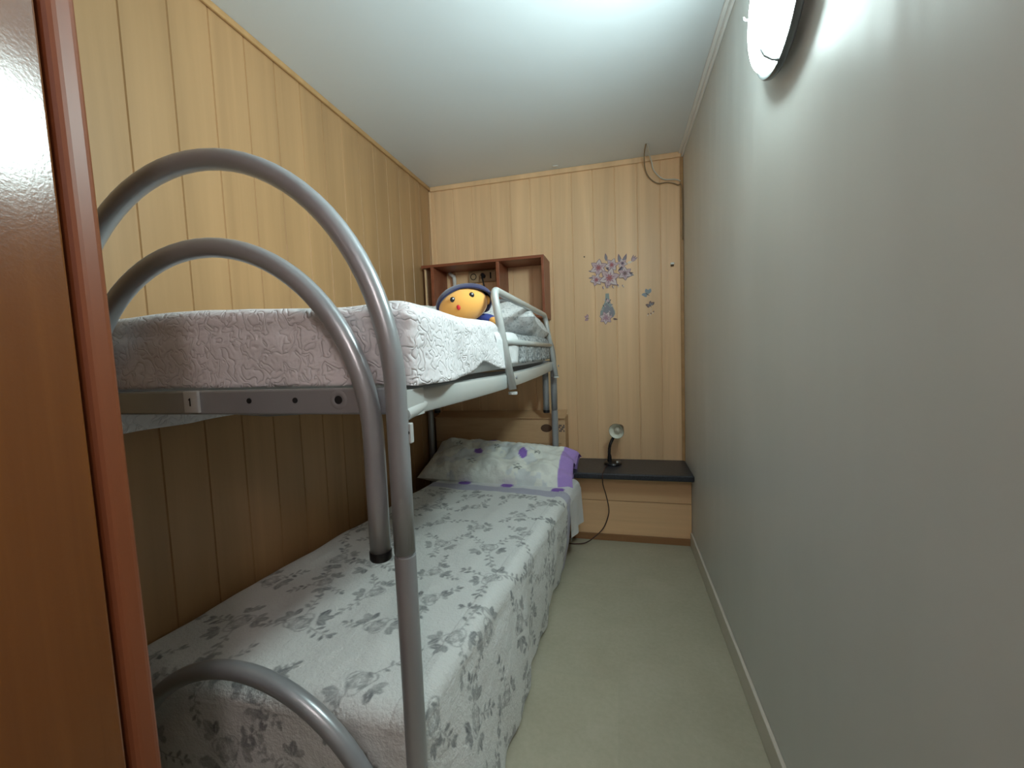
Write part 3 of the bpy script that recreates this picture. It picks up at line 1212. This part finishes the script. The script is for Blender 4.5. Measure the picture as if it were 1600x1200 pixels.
o = MB().add(V, F).build('pillow', M['pillow_print'], sm=True, loc=(-.66, 2.28, .5), attr={'print': cs})
tag(o, 'white pillow with purple dots and lilac end on the lower bunk', 'pillow')

# ------------------------------------------------------------------ wall shelf
SX0, SX1, SY0, SZ0, SZ1 = -1.166, -.404, 2.435, 1.392, 1.748
sh_ = thing('wall_shelf', 'open reddish brown wall shelf of three bays above the top bunk', 'shelf', (-.79, 2.64, SZ0))
T_ = .016
part(MB().box(SX0, SX1, SY0, YB - .001, SZ1 - T_, SZ1), 'top_board', M['shelf_wood'], sh_, bevel=.0015)
part(MB().box(SX0 + .01, SX1 - T_, SY0 + .002, YB - .001, SZ0, SZ0 + T_), 'bottom_board', M['shelf_wood'], sh_, bevel=.0015)
part(MB().box(SX1 - T_, SX1 - .0005, SY0 + .001, YB - .001, SZ0, SZ1 - T_), 'side_panel', M['shelf_wood'], sh_, bevel=.0015)
for x in (-1.098, -.682):
    part(MB().box(x - T_ / 2, x + T_ / 2 + .004, SY0 + .002, YB - .001, SZ0 + T_, SZ1 - T_), 'divider', M['shelf_wood'], sh_, bevel=.0015)
part(MB().box(-1.160, -1.150, SY0 + .03, YB - .016, SZ0 + T_, SZ1 - T_), 'side_panel', M['board_back'], sh_, bevel=.0015)

# socket strip in the middle bay with a plugged black cable
so = thing('wall_socket', 'beige triple wall socket inside the wall shelf', 'socket', (-.84, YB, 1.70))
M['beige'] = mat('beige_plastic', (.40, .28, .16), .45)
part(MB().box(-.932, -.748, YB - .016, YB - .0005, 1.655, 1.745 - .018), 'faceplate', M['beige'], so, bevel=.004)
for x in (-.898, -.840, -.782):
    part(MB().lathe([(.021, -.003), (.021, .0), (.017, .0005), (.015, -.002), (0, -.002)], (x, YB - .0165, 1.692), (0, -1, 0), 24), 'socket_well', M['beige'] if x > -.85 else M['black_hole'], so, sm=40)
for x in (-.840, -.782):
    part(MB().box(x - .004, x + .004, YB - .0205, YB - .0175, 1.674, 1.712), 'slot', M['black_hole'], so)
mb = MB().tube([(-.828, YB - .018, 1.69), (-.828, YB - .045, 1.695)], .013, 14)
mb.tube(fillet([(-.828, YB - .045, 1.695), (-.826, YB - .06, 1.68), (-.812, YB - .07, 1.62), (-.792, YB - .075, 1.55), (-.780, YB - .070, 1.43)], .012, 4), .0048, 10)
o = mb.build('power_cable', M['black_plastic'], sm=40, loc=(-.82, YB - .02, 1.69))
tag(o, 'black cable plugged into the socket inside the wall shelf', 'cable')
# plastic-wrapped pipe in the left bay
mb = MB()
pts = fillet([(-1.060, YB - .016, 1.726), (-1.048, YB - .020, 1.716), (-1.028, YB - .022, 1.700), (-1.026, YB - .022, 1.60), (-1.026, YB - .022, SZ0 + T_ + .001)], .012, 5)
mb.tube(pts, [.0125 + .0018 * sin(i * 2.3) for i in range(len(pts))], 14)
o = mb.build('pipe', M['white_plastic'], sm=True, loc=(-1.026, YB - .022, SZ0))
tag(o, 'short white pipe bent at the top inside the wall shelf', 'pipe')

# ------------------------------------------------------------------ desk lamp on the bench
LB = Vector((-.045, 2.520, .5205))
lamp = thing('desk_lamp', 'small black gooseneck lamp with cream shade on the bench', 'desk lamp', tuple(LB))
M['gloss_black'] = mat('gloss_black', (.012, .011, .013), .25)
M['cream'] = mat('cream_enamel', (.86, .86, .76), .4)
part(MB().lathe([(0, 0), (.050, 0), (.052, .004), (.048, .012), (.030, .018), (0, .020)], LB, (0, 0, 1), 40), 'base', M['gloss_black'], lamp, sm=40)
part(MB().box(LB.x + .020, LB.x + .032, LB.y - .035, LB.y - .015, LB.z + .015, LB.z + .022), 'switch', M['metal_light'], lamp, bevel=.002)
nk = fillet([(LB.x - .018, LB.y, LB.z + .014), (LB.x - .020, LB.y, LB.z + .06), (LB.x - .016, LB.y + .004, LB.z + .11), (LB.x + .006, LB.y + .02, LB.z + .155), (LB.x + .040, LB.y + .035, LB.z + .205)], .02, 5)
part(MB().tube(nk, [.0085 + .0006 * (i % 2) for i in range(len(nk))], 14), 'gooseneck', M['gloss_black'], lamp, sm=True)
part(MB().lathe([(.014, 0), (.012, .03), (.009, .045)], (LB.x - .018, LB.y, LB.z + .012), (0, 0, 1), 20), 'neck_collar', M['gloss_black'], lamp, sm=True)
HP = Vector((LB.x + .045, LB.y + .035, LB.z + .208))       # back of the head
AX = Vector((-.26, -.95, -.07)).normalized()
shd = part(MB().lathe([(0, -.012), (.016, -.012), (.021, -.004), (.022, .020), (.026, .030), (.036, .050), (.0430, .075), (.0440, .080), (.0425, .080)], HP, AX, 40), 'shade', M['gloss_black'], lamp, sm=40)
part(MB().lathe([(.0425, .0802), (.0410, .074), (.034, .050), (.024, .030), (.0, .028)], HP, AX, 40), 'shade_lining', M['cream'], shd, sm=40)
M['bulb'] = mat('bulb_glass', (.50, .47, .38), .25)
prof = [(.011, .028), (.013, .036)] + [(.019 * sin(pi / 2 + a) if a < 1.5 else 0.0, .050 + .018 * sin(a)) for a in [-.6, -.3, 0, .3, .6, .9, 1.2, 1.571]]
part(MB().lathe(prof, HP, AX, 28), 'bulb', M['bulb'], lamp, sm=True)
cordp = [(LB.x - .03, LB.y - .045, .524), (LB.x - .042, 2.42, .5235), (LB.x - .050, 2.325, .5235), (LB.x - .052, 2.308, .510), (-.096, 2.310, .46), (-.083, 2.355, .39), (-.070, 2.36, .32), (-.072, 2.36, .27),
         (-.100, 2.35, .20), (-.150, 2.335, .150), (-.200, 2.325, .118), (-.255, 2.32, .110), (-.29, 2.32, .110)]
P = [Vector(p) for p in cordp]
sp_ = []
for i in range(len(P) - 1):
    p0 = P[max(0, i - 1)]
    p1, p2 = P[i], P[i + 1]
    p3 = P[min(len(P) - 1, i + 2)]
    for k in range(6):
        u = k / 6
        sp_.append(.5 * ((2 * p1) + (p2 - p0) * u + (2 * p0 - 5 * p1 + 4 * p2 - p3) * u * u + (3 * p1 - p0 - 3 * p2 + p3) * u ** 3))
sp_.append(P[-1])
part(MB().tube(sp_, .0030, 8), 'cord', mat('brown_cord', (.055, .02, .016), .5), lamp, sm=True)

# ------------------------------------------------------------------ loose wires at the ceiling corner
M['wire_white'] = mat('white_wire', (.62, .62, .56), .5)
M['wire_brown'] = mat('tan_wire', (.26, .18, .10), .6)


def spline(P, n=8):
    P = [Vector(p) for p in P]
    out = []
    for i in range(len(P) - 1):
        p0 = P[max(0, i - 1)]
        p1, p2 = P[i], P[i + 1]
        p3 = P[min(len(P) - 1, i + 2)]
        for k in range(n):
            u = k / n
            out.append(.5 * ((2 * p1) + (p2 - p0) * u + (2 * p0 - 5 * p1 + 4 * p2 - p3) * u * u + (3 * p1 - p0 - 3 * p2 + p3) * u ** 3))
    out.append(P[-1])
    return out


o = MB().tube(spline([(.170, 2.478, ZC - .001), (.176, 2.50, ZC - .012), (.190, 2.58, 2.262), (.202, 2.62, 2.245), (.215, 2.630, 2.20), (.262, 2.634, 2.150), (.330, 2.634, 2.138), (.356, 2.632, 2.125)]), .0032, 8).build('wire', M['wire_white'], sm=True, loc=(.17, 2.478, ZC))
tag(o, 'straight white wire end hanging from the ceiling near the back corner', 'wire', None)
o = MB().tube(spline([(.163, 2.482, ZC - .001), (.158, 2.55, 2.262), (.166, 2.62, 2.215), (.190, 2.634, 2.165), (.235, 2.636, 2.130), (.290, 2.636, 2.128), (.340, 2.636, 2.108), (.3645, 2.632, 2.08), (.366, 2.631, 1.80)]), .0032, 8).build('wire', M['wire_brown'], sm=True, loc=(.163, 2.482, ZC))
tag(o, 'tan wire looping from the ceiling down the back corner trim', 'wire', None)

# small things on the back wall and ceiling
th = thing('wall_hook', 'small white plastic hook on the boards right of the butterfly stickers', 'hook', (.309, YB, 1.670))
part(MB().box(.300, .320, YB - .012, YB - .0005, 1.668, 1.680), 'hook_plate', M['white_plastic'], th, bevel=.002)
part(MB().box(.301, .318, YB - .014, YB - .0005, 1.659, 1.668), 'hook_foot', mat('brown_glue', (.12, .07, .03), .6), th, bevel=.002)
o = MB().lathe([(.0045, 0), (.0045, .003), (0, .0045)], (-.191, YB - .0005, 1.758), (0, -1, 0), 14).build('nail', mat('nail', (.20, .13, .09), .5, .5), sm=40, loc=(-.191, YB, 1.758))
tag(o, 'tiny nail head in the boards above left of the flower sticker', 'nail')
o = MB().ball((-.344, 2.590, ZC - .003), (.017, .008, .004), 16, 10).build('plaster_patch', M['white_plastic'], sm=True, loc=(-.344, 2.59, ZC))
tag(o, 'small white lump on the ceiling edge above the shelf', 'plaster')

# ------------------------------------------------------------------ wall stickers
SK = {n: mat('sticker_' + n, c, .5) for n, c in dict(pale=(.60, .50, .50), pink=(.52, .37, .39), mauve=(.24, .15, .19), red=(.36, .09, .09), dark=(.07, .045, .075),
                                                     teal=(.25, .30, .29), blue=(.24, .29, .35), cream=(.72, .62, .52), rose=(.38, .21, .27), brown=(.17, .10, .09), slate=(.22, .22, .25)).items()}
SKN = list(SK)


class Sticker:
    def __init__(s):
        s.mb = MB()
        s.y = YB - .0006

    def poly(s, pts, m):
        s.y -= .00003
        n = len(pts)
        v = [(x, s.y, z) for x, z in pts] + [(x, s.y + .0003, z) for x, z in pts]
        area = sum(pts[i][0] * pts[(i + 1) % n][1] - pts[(i + 1) % n][0] * pts[i][1] for i in range(n))
        f = [tuple(range(n)) if area > 0 else tuple(reversed(range(n)))]
        f += [(i, (i + 1) % n, n + (i + 1) % n, n + i) for i in range(n)]
        s.mb.add(v, f, SKN.index(m))

    def petal(s, x, z, L, W, a, m, tip=.8):
        pts = []
        for k in range(9):
            u = k / 8
            w_ = W * sin(pi * u ** tip) * .5
            pts.append((u * L, w_))
        for k in range(7, 0, -1):
            u = k / 8
            w_ = W * sin(pi * u ** tip) * .5
            pts.append((u * L, -w_))
        s.poly([(x + p * cos(a) - q * sin(a), z + p * sin(a) + q * cos(a)) for p, q in pts], m)

    def flower(s, x, z, r, a0, c='red', n=6, sq=.8):
        for k in range(n):
            a = a0 + 2 * pi * k / n
            s.petal(x, z, r * 1.04, r * .66, a, 'mauve')
        for k in range(n):
            a = a0 + 2 * pi * k / n
            s.petal(x, z, r * .97, r * .52, a, 'pale' if k % 2 else 'pink')
            s.petal(x, z, r * .62, r * .16, a, 'rose')
        for k in range(n):
            a = a0 + pi / n + 2 * pi * k / n
            s.petal(x, z, r * .42, r * .12, a, c)
        s.petal(x - r * .18, z, r * .36, r * .34, 0, c, 1)

    def build(s, label, loc, group=None):
        o = s.mb.build('wall_sticker', [SK[n] for n in SKN], loc=loc)
        return tag(o, label, 'sticker', group)


s_ = Sticker()
for x, z, L, a in ((-.06, 1.72, .05, 1.7), (.035, 1.70, .06, 1.2), (.02, 1.70, .06, 1.75), (-.14, 1.665, .03, 2.9), (-.14, 1.63, .03, 3.2)):
    s_.petal(x, z, L, L * .35, a, 'mauve')
    s_.petal(x, z, L * .8, L * .2, a, 'slate')
for x, z, a in ((.085, 1.705, .6), (.085, 1.705, .95), (.085, 1.705, 1.3)):
    s_.petal(x, z, .042, .012, a, 'mauve')
    s_.petal(x + .002, z, .034, .006, a, 'pink')
s_.petal(.060, 1.700, .03, .014, .2, 'cream')
for x, z, a in ((.005, 1.655, .5), (-.03, 1.66, 2.3), (.04, 1.62, .2), (-.04, 1.63, 3.6), (.05, 1.64, -.3)):
    s_.petal(x, z, .05, .02, a, 'slate')
    s_.petal(x, z, .045, .012, a + .3, 'dark')
s_.flower(-.108, 1.686, .052, .4)
s_.flower(-.030, 1.696, .040, .1)
s_.flower(.032, 1.700, .030, .8, 'dark')
s_.flower(-.122, 1.615, .038, .2)
s_.flower(.045, 1.640, .042, .6, 'brown')
s_.flower(-.045, 1.620, .062, .25)
for k in range(5):
    s_.petal(-.085 + k * .028, 1.575 + .006 * (k % 2), .022, .008, -1.4 + .1 * k, 'mauve')
    s_.petal(-.080 + k * .028, 1.572, .014, .006, -1.3, 'cream')
s_.build('bouquet of pink lily flowers, upper part of the vase sticker', (-.04, YB, 1.64))
s_ = Sticker()
vp = [(.010, 1.530), (.012, 1.500), (.016, 1.478), (.030, 1.452), (.042, 1.425), (.044, 1.405), (.034, 1.388), (.014, 1.378)]
cxv = -.060
s_.poly([(cxv + x, z) for x, z in vp] + [(cxv - x, z) for x, z in reversed(vp)], 'teal')
s_.poly([(cxv + x * .82 + .002, z - .035 if z > 1.47 else z) for x, z in vp[2:]] + [(cxv - x * .7 + .004, z) for x, z in reversed(vp[2:])], 'slate')
rr_ = random.Random(3)
for k in range(26):
    z = rr_.uniform(1.385, 1.50)
    wv = .012 + .030 * max(0, min(1, (1.49 - z) / .07))
    s_.petal(cxv + rr_.uniform(-wv, wv), z, rr_.uniform(.008, .016), .005, rr_.uniform(0, 6.3), rr_.choice(['pale', 'blue', 'dark', 'slate', 'pink']))
s_.flower(cxv + .002, 1.487, .012, .3, 'pale', 5)
s_.flower(-.070, 1.385, .040, .15, 'rose', 7)
s_.petal(-.030, 1.377, .03, .012, -.2, 'brown')
s_.build('grey blue vase sticker with a flower at its foot', (-.06, YB, 1.45))


def butterfly(cx, cz, s, c1, c2, a0, label):
    k = Sticker()
    for d, L, w_ in ((.55, 1, .55), (1.35, .95, .5)):
        k.petal(cx, cz, s * L, s * w_, a0 + d, c1, 1.2)
        k.petal(cx, cz, s * L * .7, s * w_ * .5, a0 + d, c2, 1.2)
    for d, L, w_ in ((2.6, .9, .5), (3.2, .6, .45)):
        k.petal(cx, cz, s * L, s * w_, a0 + d, c1, 1.2)
        k.petal(cx, cz, s * L * .6, s * w_ * .5, a0 + d, c2, 1.2)
    k.petal(cx - .4 * s * cos(a0 + 2), cz - .4 * s * sin(a0 + 2), s * .9, s * .12, a0 + 2, 'dark', 1)
    return k.build(label, (cx, YB, cz), 'butterfly stickers')


butterfly(.172, 1.508, .038, 'blue', 'teal', .5, 'pale blue butterfly sticker, the topmost butterfly')
butterfly(.186, 1.440, .032, 'brown', 'slate', .2, 'dark brown butterfly sticker below the blue one')
butterfly(-.178, 1.388, .026, 'rose', 'pink', 1.2, 'pink butterfly sticker left of the vase foot')
s_ = Sticker()
for x, z, a in ((.172, 1.388, 1.2), (.190, 1.390, 1.7), (.202, 1.400, 1.2)):
    s_.petal(x, z, .012, .007, a, 'brown')
    s_.petal(x - .003, z - .006, .011, .006, a, 'cream')
s_.petal(.190, 1.40, .03, .0025, 1.57, 'pale')
s_.build('tiny cream blossoms sticker under the brown butterfly', (.19, YB, 1.39))

# ------------------------------------------------------------------ wardrobe at the left edge
W0 = Vector((-.617, .400))        # far front corner
wa = math.radians(5.9)
# front face runs back from W0 toward the camera side; its normal turns a little to the room's far end
tx, ty = sin(wa), -cos(wa)        # along the front, toward the near end
nx, ny = cos(wa), sin(wa)         # outward normal


def wb(mb, s0, s1, d0, d1, z0, z1):
    """s along the front from the far edge, d depth behind the front"""
    c = []
    for z in (z0, z1):
        for d in (d0, d1):
            for s in (s0, s1):
                c.append((W0.x + (1.19 - z) * .013 + tx * s - nx * d, W0.y + ty * s - ny * d, z))
    f = [(0, 1, 3, 2), (4, 6, 7, 5), (0, 4, 5, 1), (2, 3, 7, 6), (0, 2, 6, 4), (1, 5, 7, 3)]
    return mb.add(c, f)


wr = thing('wardrobe', 'tall glossy orange brown wardrobe at the left edge', 'wardrobe', (W0.x, W0.y - .4, FZ))
ZT = 2.16
part(wb(MB(), .004, .95, .022, .50, FZ + .02, ZT), 'body', M['wardrobe'], wr, bevel=.003)
part(wb(MB(), .0, .036, -.004, .03, FZ, ZT + .004), 'corner_post', M['wardrobe_trim'], wr, bevel=.012, seg=4)
dr = part(wb(MB(), .042, .50, .0, .020, FZ + .05, ZT - .02), 'door', M['wardrobe'], wr, bevel=.004, seg=3)
part(wb(MB(), .504, .945, .0, .020, FZ + .05, ZT - .02), 'door', M['wardrobe'], wr, bevel=.004, seg=3)
part(wb(MB(), .0, .95, -.004, .40, ZT, ZT + .02), 'cornice', M['wardrobe_trim'], wr, bevel=.003)
part(wb(MB(), .02, .95, .03, .45, FZ, FZ + .05), 'plinth', M['wardrobe_trim'], wr, bevel=.003)
hn = part(wb(MB(), .470, .480, -.022, -.0, 1.0, 1.14), 'handle', M['metal_light'], dr, bevel=.004)

for o in bpy.data.objects:
    if '_o' in o:
        del o['_o']
